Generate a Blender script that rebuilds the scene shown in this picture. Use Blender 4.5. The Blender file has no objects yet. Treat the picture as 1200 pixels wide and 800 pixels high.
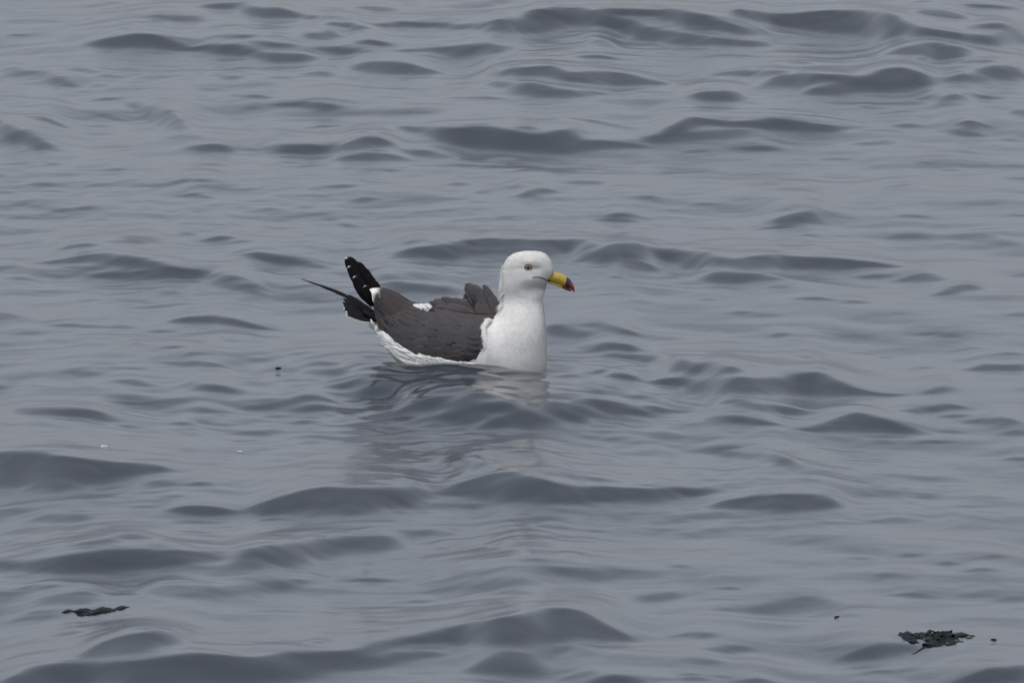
import bpy, bmesh, math, random
import numpy as np
from mathutils import Vector

random.seed(7)
RNG = np.random.default_rng(11)
scene = bpy.context.scene
C = scene.collection

# ------------------------------------------------------------------ camera
PITCH = math.radians(8.0)
DIST = 22.0
PPM = 700.0                       # photo pixels per metre at the gull
W0, H0 = 1200.0, 800.0
fwd = np.array([0, math.cos(PITCH), -math.sin(PITCH)])
up = np.array([0, math.sin(PITCH), math.cos(PITCH)])
right = np.array([1.0, 0, 0])
aim = right * (80 / PPM) + up * (26 / PPM)     # gull's waterline sits left of and below the centre
CAM = aim - fwd * DIST
cd = bpy.data.cameras.new('camera')
cam = bpy.data.objects.new('camera', cd)
C.objects.link(cam)
cam.location = CAM
cam.rotation_euler = (math.pi / 2 - PITCH, 0, 0)
cd.sensor_width = 36
cd.lens = 36 * DIST / (W0 / PPM)
cd.clip_start = 0.5
cd.clip_end = 5000
cd.dof.use_dof = True
cd.dof.focus_distance = DIST
cd.dof.aperture_fstop = 40
scene.camera = cam

def project(x, y, z):
    dx, dy, dz = x - CAM[0], y - CAM[1], z - CAM[2]
    d = dy * fwd[1] + dz * fwd[2]
    u = dx
    v = dy * up[1] + dz * up[2]
    f = DIST * PPM
    d = np.maximum(d, 0.3)
    return W0 / 2 + f * u / d, H0 / 2 - f * v / d

# ------------------------------------------------------------------ sky and sun (overcast)
SUN_EL, SUN_AZ = math.radians(74), math.radians(222)
world = bpy.data.worlds.new('World')
scene.world = world
world.use_nodes = True
nt = world.node_tree
nt.nodes.clear()
sky = nt.nodes.new('ShaderNodeTexSky')
sky.sky_type = 'NISHITA'
sky.sun_disc = False
sky.sun_elevation = SUN_EL
sky.sun_rotation = SUN_AZ
sky.air_density = 1.4
sky.dust_density = 1.6
hs = nt.nodes.new('ShaderNodeHueSaturation')
hs.inputs['Saturation'].default_value = 0.14
bg = nt.nodes.new('ShaderNodeBackground')
bg.inputs['Strength'].default_value = 0.116
wo = nt.nodes.new('ShaderNodeOutputWorld')
nt.links.new(sky.outputs[0], hs.inputs['Color'])
tint = nt.nodes.new('ShaderNodeMix')
tint.data_type = 'RGBA'
tint.blend_type = 'MULTIPLY'
tint.inputs[0].default_value = 1.0
tint.inputs[7].default_value = (0.918, 0.972, 1.080, 1)       # blue-grey cloud
nt.links.new(hs.outputs[0], tint.inputs[6])
nt.links.new(tint.outputs[2], bg.inputs['Color'])
nt.links.new(bg.outputs[0], wo.inputs['Surface'])
sd = bpy.data.lights.new('sun', 'SUN')
sd.energy = 1.5
sd.angle = math.radians(18)
sd.color = (1.0, 0.97, 0.93)
sun = bpy.data.objects.new('sun', sd)
C.objects.link(sun)
sdir = Vector((math.sin(SUN_AZ) * math.cos(SUN_EL), math.cos(SUN_AZ) * math.cos(SUN_EL), math.sin(SUN_EL)))
sun.rotation_euler = sdir.to_track_quat('Z', 'Y').to_euler()
sun.location = (0, -5, 12)

scene.render.engine = 'CYCLES'
vs = scene.view_settings
vs.view_transform = 'Standard'
vs.look = 'None'
vs.exposure = 0.12
vs.gamma = 1.0
vs.use_curve_mapping = False

# ------------------------------------------------------------------ helpers
def new_mat(name):
    m = bpy.data.materials.new(name)
    m.use_nodes = True
    n = m.node_tree
    b = n.nodes['Principled BSDF']
    return m, n, b

def mesh_obj(name, verts, faces, mat, parent=None, smooth=True, cols=None):
    me = bpy.data.meshes.new(name)
    me.from_pydata([tuple(map(float, v)) for v in verts], [], [tuple(int(i) for i in f) for f in faces])
    if smooth:
        me.polygons.foreach_set('use_smooth', np.ones(len(me.polygons), dtype=bool))
    if cols is not None:
        a = me.color_attributes.new('Col', 'FLOAT_COLOR', 'POINT')
        cc = np.ones((len(verts), 4), dtype=np.float32)
        cc[:, :3] = np.asarray(cols)
        a.data.foreach_set('color', cc.ravel())
    if mat:
        me.materials.append(mat)
    me.update()
    o = bpy.data.objects.new(name, me)
    C.objects.link(o)
    if parent is not None:
        o.parent = parent
    return o

def tag(o, label=None, cat=None, group=None, kind=None):
    if label: o['label'] = label
    if cat: o['category'] = cat
    if group: o['group'] = group
    if kind: o['kind'] = kind
    return o

# ------------------------------------------------------------------ water: wave faces seen in the photograph
# every wave face: steepness, then (x, crest y, foot y) along it, in thirds of a photo pixel from the tile's corner
T = {k: (400 * (i % 3), 200 * (i // 3)) for i, k in enumerate('ABCDEFGHIJKL')}
WAVES = """
A .45 510,30,45 560,22,58 640,28,58 720,28,45
A .7 700,-10,10 840,-10,15 920,5,45 980,0,50 1060,25,42 1200,30,36
A .85 300,118,130 380,110,152 480,95,152 540,95,152 610,120,155 660,140,155 740,128,160 820,132,170 900,155,185 980,165,195 1060,165,195 1130,180,185
A .3 710,110,114 790,96,110 880,94,104
A .5 870,112,120 940,120,140 1040,126,138
A .5 1050,85,95 1100,92,112 1200,88,112
A .45 1080,140,146 1160,136,152 1260,150,165
A .45 0,208,245 50,205,235 110,225,235 170,228,255 220,245,285 280,275,285
A .35 230,215,222 300,210,230 380,235,250 450,240,248
A .25 310,262,270 360,270,290
A .45 690,222,226 760,236,244 830,240,256 900,248,252
A .4 690,275,283 750,282,292
A .6 800,302,306 880,306,325 960,318,324
A .6 940,338,344 1060,332,352 1130,335,360 1200,345,355
A .4 1060,235,240 1120,225,250 1180,232,245
A .65 430,325,335 500,345,365 560,360,420 620,370,428 670,410,425
A .3 300,355,362 370,370,385 440,395,410
A .55 90,378,382 160,382,405 250,425,430
A .75 -60,360,420 0,390,445 60,425,480 130,450,500 180,480,503 220,498,503
A .6 640,485,495 740,475,505 820,490,505
A .5 855,495,500 900,492,506
A .75 935,495,505 990,480,514 1080,475,516 1150,485,510 1230,478,505
A .3 820,438,442 960,428,438 1030,430,436
A .4 990,530,536 1060,534,542
A .3 60,570,575 110,572,582
B .85 -60,55,65 0,48,72 60,55,80 110,75,80
B .35 20,0,10 140,-5,20 210,5,15
B .6 110,60,70 220,52,75 360,55,75 470,55,75 560,40,105 620,35,102 700,30,95 800,25,85
B .9 640,22,30 740,10,75 850,0,70 900,15,62
B .8 860,20,60 960,35,85 1060,65,115 1200,85,150 1310,105,150 1420,115,145 1520,122,140
B .9 900,0,30 1000,5,35 1100,8,35 1200,18,70 1280,30,75 1380,55,100 1460,80,108
C .85 170,10,40 280,20,60 400,20,85 500,8,95 600,10,105 700,20,110 780,55,105 880,75,105 1000,90,125 1100,95,135 1220,80,130
C .5 800,5,20 920,5,40 1020,30,40
C .5 990,70,78 1100,55,80 1220,60,85
C .6 1000,-10,5 1200,-5,10
B .6 40,115,125 110,110,135 190,130,138
B .6 -60,135,160 0,140,172 60,155,170 120,160,165
B .6 170,155,160 300,140,155 420,132,178 520,125,172 620,138,145
B .65 10,205,212 100,190,235 200,188,238 280,208,236 370,228,232
B .6 820,170,178 900,166,182 970,180,185
B .35 850,105,115 920,108,140 980,130,140
B .75 500,228,236 600,210,240 740,202,245 800,222,265 900,220,275 1000,230,278 1080,250,275 1180,270,275
B .65 500,260,270 560,258,285 680,262,318 780,280,320 880,288,310 950,298,302
B .5 380,314,318 500,308,325 580,318,322
B .35 950,300,308 1100,288,305 1210,298,306
B .2 160,360,365 300,362,370 400,368,373
B .9 200,418,424 300,420,440 400,425,490 500,415,500 600,425,505 680,440,490 760,425,480 840,420,470
B .55 600,470,520 760,465,520 900,462,505 1000,470,500 1100,485,495
B .3 420,412,417 520,402,408 600,384,388
B .5 770,380,386 880,388,402 980,410,425 1060,435,445
B .7 0,480,500 60,465,500 120,455,495 200,470,485
B .65 -10,520,545 90,500,545 180,512,540 250,530,540
B .4 140,435,440 200,435,448
B .55 220,500,510 300,498,525 420,522,527
B .95 1060,445,465 1130,440,470 1190,405,455 1240,378,425 1300,385,410 1380,395,420 1440,390,420 1520,388,425 1640,405,440 1730,412,440 1790,412,418 1850,410,413
B .5 1100,460,475 1210,440,472 1300,430,466 1400,425,465 1480,430,440
C .5 80,235,240 180,215,245 300,218,240 380,225,235
C .7 250,275,280 320,240,280 420,228,280 500,235,265 600,235,262
C .95 420,295,310 540,270,315 620,245,305 700,218,302 780,208,300 850,225,290 890,245,270
C .6 930,245,260 1010,230,265 1100,200,268 1220,205,265
C .6 690,160,165 760,138,165 860,125,165 920,130,160 1000,140,162 1040,160,165
C .75 820,175,188 900,148,188 950,135,185 1010,150,172
C .5 960,190,196 1050,178,195 1110,182,190
C .75 20,300,315 80,290,328 150,288,330 220,300,318
C .4 340,190,194 400,186,198 460,195,198
C .6 820,315,325 900,305,330 980,298,325 1080,308,322 1170,315,320
C .35 900,330,345 960,335,352 1000,345,352
C .6 920,430,438 980,425,450 1060,438,450
C .6 950,405,410 1000,398,432 1080,410,430
C .45 740,415,420 800,408,428 830,415,420
C .5 180,485,490 260,480,500 340,488,494
C .35 0,500,510 80,495,508 120,512,522
C .3 450,530,535 520,524,538 600,530,536
C .4 910,572,578 960,562,575 990,568,573
C .3 600,478,484 700,460,478 760,460,472
C .45 1130,350,358 1190,352,380 1240,360,385
C .3 350,376,382 410,378,384
D .7 620,55,60 690,50,68 760,62,68
D .4 70,70,74 120,82,95 210,95,112 280,98,102 330,90,105 370,100,104
D .5 600,150,154 720,148,158 820,152,158
D .45 700,160,163 810,162,168
D .4 620,180,190 650,176,195 690,188,193
D .6 710,215,222 770,200,222 820,200,206
D .35 905,98,102 950,92,106 1000,98,103
D .65 840,255,262 900,250,280 960,255,300 1040,272,305 1100,292,312 1180,314,320
D .9 100,292,298 200,282,300 300,265,298 380,260,298 480,272,310 540,285,310 620,305,330 720,318,345 800,335,352 880,352,360
D .6 300,330,345 400,322,350 480,318,352 580,312,345 700,322,350 780,335,348
D .8 200,240,246 260,225,242 300,222,238 350,232,238 400,242,245
D .35 350,215,220 460,195,220 560,205,220
D .5 -20,228,232 40,230,235
D .5 -20,300,306 60,295,300
D .5 740,355,360 800,350,385 880,365,398 950,372,380
D .4 840,415,422 930,404,416
D .4 960,385,392 1050,375,388 1130,358,363 1210,348,352
D .75 580,495,502 660,478,508 760,472,506 840,485,520 920,510,525 1000,522,526
D .5 -40,465,500 30,470,488 90,480,484
D .5 160,512,516 250,505,518 320,510,516 470,514,522
D .4 330,552,556 430,545,552
D .4 440,418,422 520,416,424
D .4 170,558,562 240,566,572
D .3 550,395,402 620,388,405
D .3 -20,340,350 70,340,355 120,345,352
E .8 170,262,268 250,235,280 330,220,285 400,225,285 440,220,262 520,210,275 600,212,282 680,215,280 760,205,278 840,205,262 900,218,248
E .75 820,262,270 900,245,300 960,225,292 1040,225,280 1100,240,285 1200,245,310 1300,265,310 1400,275,300
F .85 0,255,310 60,262,300 160,278,305 250,268,315 320,262,318 440,270,320 540,278,330 640,288,312 720,298,312 790,305,310
E .6 960,285,300 1040,280,325 1120,310,330
E .55 110,330,338 150,325,350 195,340,348
E .5 110,360,370 200,355,395 320,370,405 420,395,410
E .6 620,55,62 700,32,62 760,36,48
E .5 30,80,85 80,68,86 130,70,76
E .5 470,38,46 510,34,48
E .45 1020,62,68 1080,50,70 1110,55,65
E .5 920,132,138 960,124,142 1060,140,150
E .35 800,10,20 930,5,20
E .75 715,510,550 760,502,555 830,525,555 890,542,550
E .6 840,505,510 930,500,525 1010,525,545 1070,545,550
E .6 830,585,592 920,572,600 1050,575,600
F .65 60,340,348 120,318,362 200,322,365 280,322,352 360,345,352
F .5 600,338,344 680,332,348 740,335,342
F .55 740,352,358 820,330,356 880,325,352 940,345,349
F .65 890,402,408 960,372,404 1010,362,392 1070,370,385
F .65 300,145,155 370,125,160 430,108,162 480,105,155 500,115,135
F .45 330,102,110 390,96,108
F .5 700,30,35 780,15,26 830,10,15
F .3 700,100,104 780,104,110
F .25 720,200,215 800,190,220 880,200,215
F .2 940,200,210 1050,190,220 1200,215,235
F .4 1130,472,478 1210,458,480
F .3 880,545,550 940,530,556 1000,540,552
F .5 940,598,602 1050,582,588
F .25 350,235,240 480,225,238
F .3 430,515,518 560,522,526
F .3 60,5,10 150,8,18
G .5 540,32,36 640,35,48 760,42,50 860,26,32
G .6 640,32,36 700,28,42 770,34,42
G .6 640,105,112 700,100,130 760,112,138 830,130,140
G .4 380,102,108 460,98,122 550,118,126
G .3 220,72,80 300,68,92 370,78,88
G .55 0,195,205 120,200,230 220,208,235 300,200,240 360,212,252 410,235,248
G .4 600,246,252 680,242,256 760,236,242
G .35 860,185,200 1000,178,200 1100,160,200 1190,175,200
G .9 -80,350,480 0,355,490 120,358,495 220,365,492 320,378,475 420,390,455 520,400,430 620,415,425
G .45 490,455,462 560,450,475 620,460,470
G .8 580,555,560 680,540,578 760,545,578 830,555,565
G .8 850,545,560 940,520,575 1060,485,580 1140,472,580 1230,475,585 1320,478,570 1440,480,545 1520,485,510
G .5 1080,45,50 1180,35,55 1260,45,60
G .4 1020,8,16 1100,12,18
G .3 810,12,18 930,6,16
G .35 -20,110,150 20,120,150
G .4 330,36,42 420,38,44
G .3 100,570,590 250,560,600 350,575,590
G .3 520,178,186 620,174,188
H .6 -40,115,125 0,115,130 60,98,150 120,98,162 180,105,150 230,115,125
H .35 290,102,108 330,98,112 360,104,110
H .85 180,220,235 250,180,248 330,155,258 420,140,262 480,142,255 540,160,235 640,165,210
H .8 480,262,270 560,235,272 660,200,270 740,178,268 820,165,260 900,165,235 960,180,220
H .8 700,175,215 800,163,225 920,170,228 1000,178,225 1080,180,222 1160,198,215 1220,205,212
H .5 780,150,156 850,158,162 930,165,170
H .6 800,130,134 860,128,142 920,140,145
H .45 370,390,396 420,370,415 490,372,420 560,395,410
H .4 310,362,366 380,366,370
H .45 440,335,338 510,332,338
H .85 330,498,506 420,465,515 520,432,518 610,418,520 680,438,530 760,462,536 840,480,535 940,470,530 1040,480,525 1150,475,525 1240,480,510 1320,485,495
H .4 560,545,550 620,560,572 680,572,576
H .3 640,405,415 720,402,430 850,435,450 980,452,460
H .5 880,0,10 1000,5,25 1100,20,40 1210,40,55
H .5 890,62,68 980,72,92 1080,95,112
H .75 1100,95,110 1190,90,130 1260,100,135 1330,115,150
I .75 -60,25,45 0,28,75 60,40,78 150,48,78 220,56,70
I .8 -10,115,135 60,110,150 160,85,158 260,88,160 360,90,160 430,78,162 480,72,163 530,88,162 600,120,160 700,140,155 800,145,150
I .7 90,170,178 180,165,190 280,178,205 380,195,222 450,208,218
I .65 70,230,240 160,228,255 260,240,262 360,255,262
I .5 -60,155,162 40,160,170 120,168,174
I .85 380,275,280 470,260,280 540,230,280 610,206,290 680,228,292 760,255,296 870,290,298
I .7 760,205,215 830,200,225 900,190,218 940,185,205 1010,200,206
I .5 890,235,240 960,222,238 1010,226,230
I .6 980,248,255 1060,235,258 1130,232,260 1200,242,248
I .5 1100,288,294 1160,272,296 1230,265,295
I .6 850,138,150 900,124,148 960,122,132
I .6 1000,66,72 1080,45,75 1150,50,72 1220,45,70
I .4 690,18,24 760,15,24
I .75 70,345,350 150,348,372 240,352,375 300,352,385 360,368,400 420,398,408
I .95 80,545,555 160,518,558 260,502,562 360,496,565 460,500,562 540,520,555 580,530,540
I .5 -60,485,500 0,480,510 40,485,500
I .3 640,595,602 760,580,605 860,595,602
I .35 600,370,374 740,372,378
I .35 670,310,313 720,318,326 760,322,325
I .45 420,414,418 560,438,443 680,462,467 780,518,523 950,563,568 1130,598,603
I .3 300,588,594 470,588,594
J .65 -40,140,155 0,138,158 100,140,172 220,115,182 330,98,182 450,92,182 560,92,165 680,95,140 800,92,130
J .6 800,90,160 900,82,165 1000,70,160 1100,60,135 1200,45,122 1320,40,110 1420,45,100
J .5 250,70,80 350,55,75 450,38,66 540,45,64 600,60,66
J .3 480,230,240 600,210,265 760,215,270 900,215,270 1000,195,245 1110,190,220
J .25 100,270,285 220,245,290 350,248,285
J .4 160,395,402 240,375,402 310,374,385
J .6 260,470,476 360,415,470 440,395,462 540,380,452 620,376,410 680,385,395
J .75 -40,565,620 40,545,610 120,510,600 220,488,590 330,490,580 440,482,585 560,470,585 660,460,580 760,460,575 880,470,570 1000,460,560 1120,455,545 1240,450,530 1320,450,490
K .9 -100,455,470 0,445,465 120,425,450 240,400,425 360,378,420 460,352,430 560,335,435 660,318,435 730,297,430 800,298,420 860,312,415 920,350,420 980,380,418 1040,405,415
K .6 0,475,525 100,468,520 200,455,490 300,450,475 400,460,468
K .5 430,520,525 500,478,540 570,450,545 640,452,545 720,485,545
K .4 620,470,480 740,440,465 800,425,450 880,450,465
K .8 820,590,600 880,555,605 950,530,605 1020,540,605 1100,575,600
K .45 760,550,560 840,522,550 910,512,522
K .6 120,595,605 320,588,605 480,582,605 580,590,605
K .45 660,5,10 740,14,22 840,16,22
K .25 280,240,255 420,165,265 600,150,250 800,155,225 1000,160,200 1140,170,185
K .3 500,75,82 620,55,90 760,60,88
K .3 1020,270,280 1100,245,285 1200,235,270
K .3 200,30,60 320,22,50 420,35,48
K .4 640,125,130 720,118,128
L .3 200,300,312 320,280,320 440,255,310 560,280,305
L .4 700,245,250 800,238,260 900,255,268
L .4 990,165,172 1040,155,180 1100,165,175
L .3 1120,265,275 1200,255,285
L .5 90,440,450 150,425,465 240,432,448
L .5 -10,545,555 40,540,562 90,545,552
L .4 110,530,536 160,526,540
L .5 180,555,565 260,538,575 340,555,568
L .65 540,475,482 620,445,482 700,425,475 780,425,460 850,430,450
L .5 720,525,530 800,510,520 900,470,476
L .75 900,590,605 980,550,605 1080,510,605 1150,505,560 1240,500,560
L .35 480,580,585 600,572,590 700,570,578
"""
OX, OY = 1200, 1500              # the wave map reaches well past the frame on every side
MW, MH = 3600, 3300
smap = np.zeros((MH, MW), dtype=np.float32)

def wave_face(stren, pts):
    pts = sorted(pts)
    xs = np.array([p[0] for p in pts], float)
    yt = np.array([p[1] for p in pts], float)
    yb = np.array([p[2] for p in pts], float)
    x0, x1 = int(xs[0]), int(xs[-1])
    if x1 - x0 < 3:
        return
    cx = np.arange(x0, x1 + 1)
    t = np.interp(cx, xs, yt)
    b = np.interp(cx, xs, yb)
    k = 9 if len(cx) > 30 else 3
    ker = np.hanning(k + 2)[1:-1]; ker /= ker.sum()
    t = np.convolve(np.pad(t, k // 2, 'edge'), ker, 'valid')
    b = np.convolve(np.pad(b, k // 2, 'edge'), ker, 'valid')
    endf = np.clip(np.minimum(cx - x0 + 1, x1 - cx + 1) / max(4.0, min(25.0, 0.18 * (x1 - x0))), 0, 1) ** 0.6
    for i, X in enumerate(cx):
        ix = X + OX
        if ix < 0 or ix >= MW:
            continue
        a, d = t[i] + OY, b[i] + OY
        pad = 1.5
        r0, r1 = max(0, int(a - 3)), min(MH, int(d + 5))
        if r1 <= r0:
            continue
        yy = np.arange(r0, r1)
        th = max(d - a, 1.5)
        soft = max(1.2, 0.50 * th)
        f = np.clip((yy - a + 0.6) / 1.2, 0, 1) * np.clip((d + 0.25 * soft - yy) / soft, 0, 1)
        f = f * f * (3 - 2 * f)
        smap[r0:r1, ix] = np.maximum(smap[r0:r1, ix], stren * endf[i] * f)

for line in WAVES.strip().splitlines():
    tk = line.split()
    ox, oy = T[tk[0]]
    pts = []
    for q in tk[2:]:
        a, b, c = (float(v) for v in q.split(','))
        pts.append((ox + a / 3, oy + b / 3, oy + c / 3))
    wave_face(float(tk[1]), pts)

# small facets scattered over the whole frame
for i in range(330):
    cx, cy = random.uniform(-30, 1230), random.uniform(-20, 820)
    sc = (cy + 2440) / 2900
    w = random.uniform(14, 60) * sc
    th = random.uniform(1.5, 5.0) * sc
    tl = random.uniform(-.10, .12) * w
    wave_face(random.uniform(.18, .60), [(cx - w / 2, cy - tl / 2, cy - tl / 2 + 1), (cx - w * .1, cy - th * .6, cy + th * .4), (cx + w * .2, cy - th * .5, cy + th * .5), (cx + w / 2, cy + tl / 2, cy + tl / 2 + 1)])
# the sea goes on in the same way beyond what the photograph shows
for i in range(760):
    cx = random.uniform(-OX + 60, MW - OX - 60)
    cy = random.uniform(-OY + 40, MH - OY - 60)
    if -40 < cx < 1240 and -20 < cy < 820:
        continue
    sc = max(0.35, (cy + 2040) / 2440)
    w = random.choice([60, 90, 140, 220, 320]) * random.uniform(.7, 1.3) * sc
    if not (cx + w / 2 < 0 or cx - w / 2 > 1200 or cy > 830 or cy < -45):
        continue
    th = random.uniform(6, 14) * sc + w * 0.06
    tilt = random.uniform(-.08, .12)
    n = 7
    pts = []
    for j in range(n):
        u = j / (n - 1)
        e = math.sin(math.pi * u) ** .8
        y = cy + tilt * (u - .5) * w
        pts.append((cx + (u - .5) * w, y - th * e * random.uniform(.5, .9), y + th * e * random.uniform(.2, .5) + 1))
    wave_face(random.uniform(.35, .9), pts)

# gentler slopes round every face join neighbouring waves into one swell
def boxblur(a, r, ax):
    c = np.cumsum(np.pad(a, [(r + 1, r) if k == ax else (0, 0) for k in (0, 1)], 'edge'), axis=ax, dtype=np.float64)
    n_ = a.shape[ax]
    hi = np.take(c, range(2 * r + 1, 2 * r + 1 + n_), axis=ax); lo = np.take(c, range(0, n_), axis=ax)
    return ((hi - lo) / (2 * r + 1)).astype(np.float32)
halo = boxblur(boxblur(boxblur(boxblur(smap, 26, 1), 7, 0), 18, 1), 5, 0)
face = np.clip(1.0 * smap + .60 * halo, 0, 1.1)
face = boxblur(face, 1, 1)

# ---- grid lines: fine where the photo looks, growing out to the horizon
def axis(a, b, step, far, grow):
    core = list(np.arange(a, b + 1e-6, step))
    s, x, hi = step, core[-1], []
    while x < far:
        s *= grow; x += s; hi.append(x)
    s, x, lo = step, core[0], []
    while x > -far:
        s *= grow; x -= s; lo.append(x)
    return np.array(lo[::-1] + core + hi)

gx = axis(-1.05, 1.30, 0.005, 1500, 1.09)
gy = axis(-3.7, 6.1, 0.0066, 1500, 1.16)
NX, NY = len(gx), len(gy)
GX, GY = np.meshgrid(gx, gy)

def ripple(X, Y, comps):
    out = np.zeros_like(X)
    for (kx, ky, a, ph) in comps:
        out += a * np.sin(kx * X + ky * Y + ph)
    return out

def make_comps(n, lmin, lmax, slope, spread, main):
    cs = []
    for i in range(n):
        L = math.exp(random.uniform(math.log(lmin), math.log(lmax)))
        k = 2 * math.pi / L
        th = main + random.gauss(0, spread)
        a = slope / k * math.sqrt(2.0 / n)
        cs.append((k * math.cos(th), k * math.sin(th), a, random.uniform(0, 6.28)))
    return cs

sx = np.gradient(gx); sy = np.gradient(gy)
cell = np.maximum.outer(sy, sx)
comps_big = make_comps(30, .45, 1.6, 0.024, .6, math.radians(75))
comps_mid = make_comps(44, .10, .5, 0.034, .9, math.radians(75))
comps_small = make_comps(44, .035, .11, 0.036, 1.3, math.radians(70))
warp = ripple(GX, GY, make_comps(10, .6, 2.5, .05, 1.5, 1.0))
WX, WY = GX + 2.2 * warp, GY + 2.6 * warp
rip = ripple(WX, WY, comps_big) * np.clip(1.4 - cell / .25, 0, 1)
rip += ripple(WX, WY, comps_mid) * np.clip(1.4 - cell / .06, 0, 1)
gust = .55 + .45 * np.clip(ripple(GX, GY, make_comps(14, .8, 3.0, 1.6, 1.2, 1.2)), -1, 1)
rip += ripple(WX, WY, comps_small) * gust * np.clip(1.4 - cell / .022, 0, 1)
jy = ripple(GX, GY, make_comps(24, .08, .35, 12.0, .9, 1.2)) * 2.6      # ragged crests
jx = ripple(GX, GY, make_comps(20, .25, .7, 10.0, .9, .6)) * 2.0

S0, LEAK = 0.225, 2.3
h = np.zeros(NX)
HH = np.zeros((NY, NX))
xfade = np.clip((7.0 - np.abs(gx)) / 3.0, 0, 1)
for j in range(NY):
    y = gy[j]
    dy = gy[j] - gy[j - 1] if j else 0.0
    HH[j] = h
    yfade = min(1.0, max(0.0, (y + 9) / 3.0)) * min(1.0, max(0.0, (20 - y) / 6.0))
    if yfade <= 0 or dy > 0.2:
        h = h * math.exp(-LEAK * min(dy, 2))
        continue
    px, py = project(gx, y, h + rip[j])
    fx = np.clip(px + jx[j] + OX, 0, MW - 2); fy = np.clip(py + jy[j] + OY, 0, MH - 2)
    ix, iy = fx.astype(int), fy.astype(int)
    fx, fy = fx - ix, fy - iy
    fc = (face[iy, ix] * (1 - fx) + face[iy, ix + 1] * fx) * (1 - fy) + (face[iy + 1, ix] * (1 - fx) + face[iy + 1, ix + 1] * fx) * fy
    fc[1:-1] = .25 * fc[:-2] + .5 * fc[1:-1] + .25 * fc[2:]
    s = S0 * fc ** .85 * xfade * yfade
    h = (h + s * dy) * np.exp(-LEAK * dy * (1 - .8 * np.clip(fc * 1.6, 0, 1)))
    h[1:-1] += .10 * (h[:-2] - 2 * h[1:-1] + h[2:])

def blur(a, r, ax):
    ker = np.hanning(2 * r + 3)[1:-1]; ker /= ker.sum()
    p = [(0, 0), (0, 0)]; p[ax] = (r, r)
    b = np.pad(a, p, 'edge')
    out = np.zeros_like(a)
    for i, k in enumerate(ker):
        sl = [slice(None)] * 2
        sl[ax] = slice(i, i + a.shape[ax])
        out += k * b[tuple(sl)]
    return out
HB = blur(HH, 3, 1)
HZ = HB + rip
# extra chop added in front of the gull to break up its reflection
chop = ripple(WX, WY, make_comps(40, .05, .20, 0.13, 1.0, math.radians(80)))
HZ = HZ + chop * np.exp(-((GX - .0) / .38) ** 2 - ((GY + .42) / .42) ** 2) * np.clip(1.4 - cell / .03, 0, 1)
# bring the sea level at the gull to zero
g_i = int(np.searchsorted(gx, 0.03)); g_j = int(np.searchsorted(gy, -0.03))
LEVEL = float(blur(blur(HZ[g_j - 25:g_j + 25, g_i - 50:g_i + 50], 10, 0), 10, 1).mean())
HZ = HZ - LEVEL * np.exp(-(GX ** 2 + GY ** 2) / 200.0)

# ripples ringing out from the gull's breast and flanks
rr = np.sqrt(((GX - .05) / 1.5) ** 2 + GY ** 2)
HZ += 0.0016 * np.sin(rr * 2 * math.pi / .055) * np.exp(-((rr - .17) / .10) ** 2)
# the surface stands a little higher along the near flank and dips under the breast
HZ += 0.008 * np.exp(-((GX + .06) / .10) ** 2 - ((GY + .10) / .05) ** 2)
HZ -= 0.018 * np.exp(-((GX - .17) / .05) ** 2 - ((GY + .06) / .06) ** 2)

PXs, PYs = project(GX, GY, HZ)
def water_z(x, y):
    i = int(np.clip(np.searchsorted(gx, x), 1, NX - 1)); j = int(np.clip(np.searchsorted(gy, y), 1, NY - 1))
    u = (x - gx[i - 1]) / (gx[i] - gx[i - 1]); v = (y - gy[j - 1]) / (gy[j] - gy[j - 1])
    return float((HZ[j - 1, i - 1] * (1 - u) + HZ[j - 1, i] * u) * (1 - v) + (HZ[j, i - 1] * (1 - u) + HZ[j, i] * u) * v)
def on_water(px, py):
    d = (PXs - px) ** 2 + (PYs - py) ** 2 + np.where(np.abs(GY) > 8, 1e9, 0)
    j, i = np.unravel_index(np.argmin(d), d.shape)
    return float(GX[j, i]), float(GY[j, i]), float(HZ[j, i])

wm, n, b = new_mat('sea_water')
b.inputs['Base Color'].default_value = (0.036, 0.043, 0.054, 1)
b.inputs['Roughness'].default_value = 0.16
b.inputs['IOR'].default_value = 1.333
tc = n.nodes.new('ShaderNodeTexCoord')
mp = n.nodes.new('ShaderNodeMapping'); mp.inputs['Scale'].default_value = (24, 24, 10)
nz = n.nodes.new('ShaderNodeTexNoise'); nz.inputs['Scale'].default_value = 1.0; nz.inputs['Detail'].default_value = 5
nz.inputs['Roughness'].default_value = 0.6; nz.inputs['Distortion'].default_value = 0.6
bp = n.nodes.new('ShaderNodeBump'); bp.inputs['Strength'].default_value = 0.10; bp.inputs['Distance'].default_value = 0.004
n.links.new(tc.outputs['Object'], mp.inputs['Vector'])
n.links.new(mp.outputs[0], nz.inputs['Vector'])
mp2 = n.nodes.new('ShaderNodeMapping'); mp2.inputs['Scale'].default_value = (80, 90, 30); mp2.inputs['Rotation'].default_value = (0, 0, .35)
nz2 = n.nodes.new('ShaderNodeTexNoise'); nz2.inputs['Scale'].default_value = 1.0; nz2.inputs['Detail'].default_value = 3; nz2.inputs['Distortion'].default_value = .8
bp2 = n.nodes.new('ShaderNodeBump'); bp2.inputs['Strength'].default_value = .20; bp2.inputs['Distance'].default_value = .0012
n.links.new(tc.outputs['Object'], mp2.inputs['Vector'])
n.links.new(mp2.outputs[0], nz2.inputs['Vector'])
n.links.new(nz2.outputs[0], bp2.inputs['Height'])
n.links.new(bp2.outputs[0], bp.inputs['Normal'])
n.links.new(nz.outputs[0], bp.inputs['Height'])
n.links.new(bp.outputs[0], b.inputs['Normal'])

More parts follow.
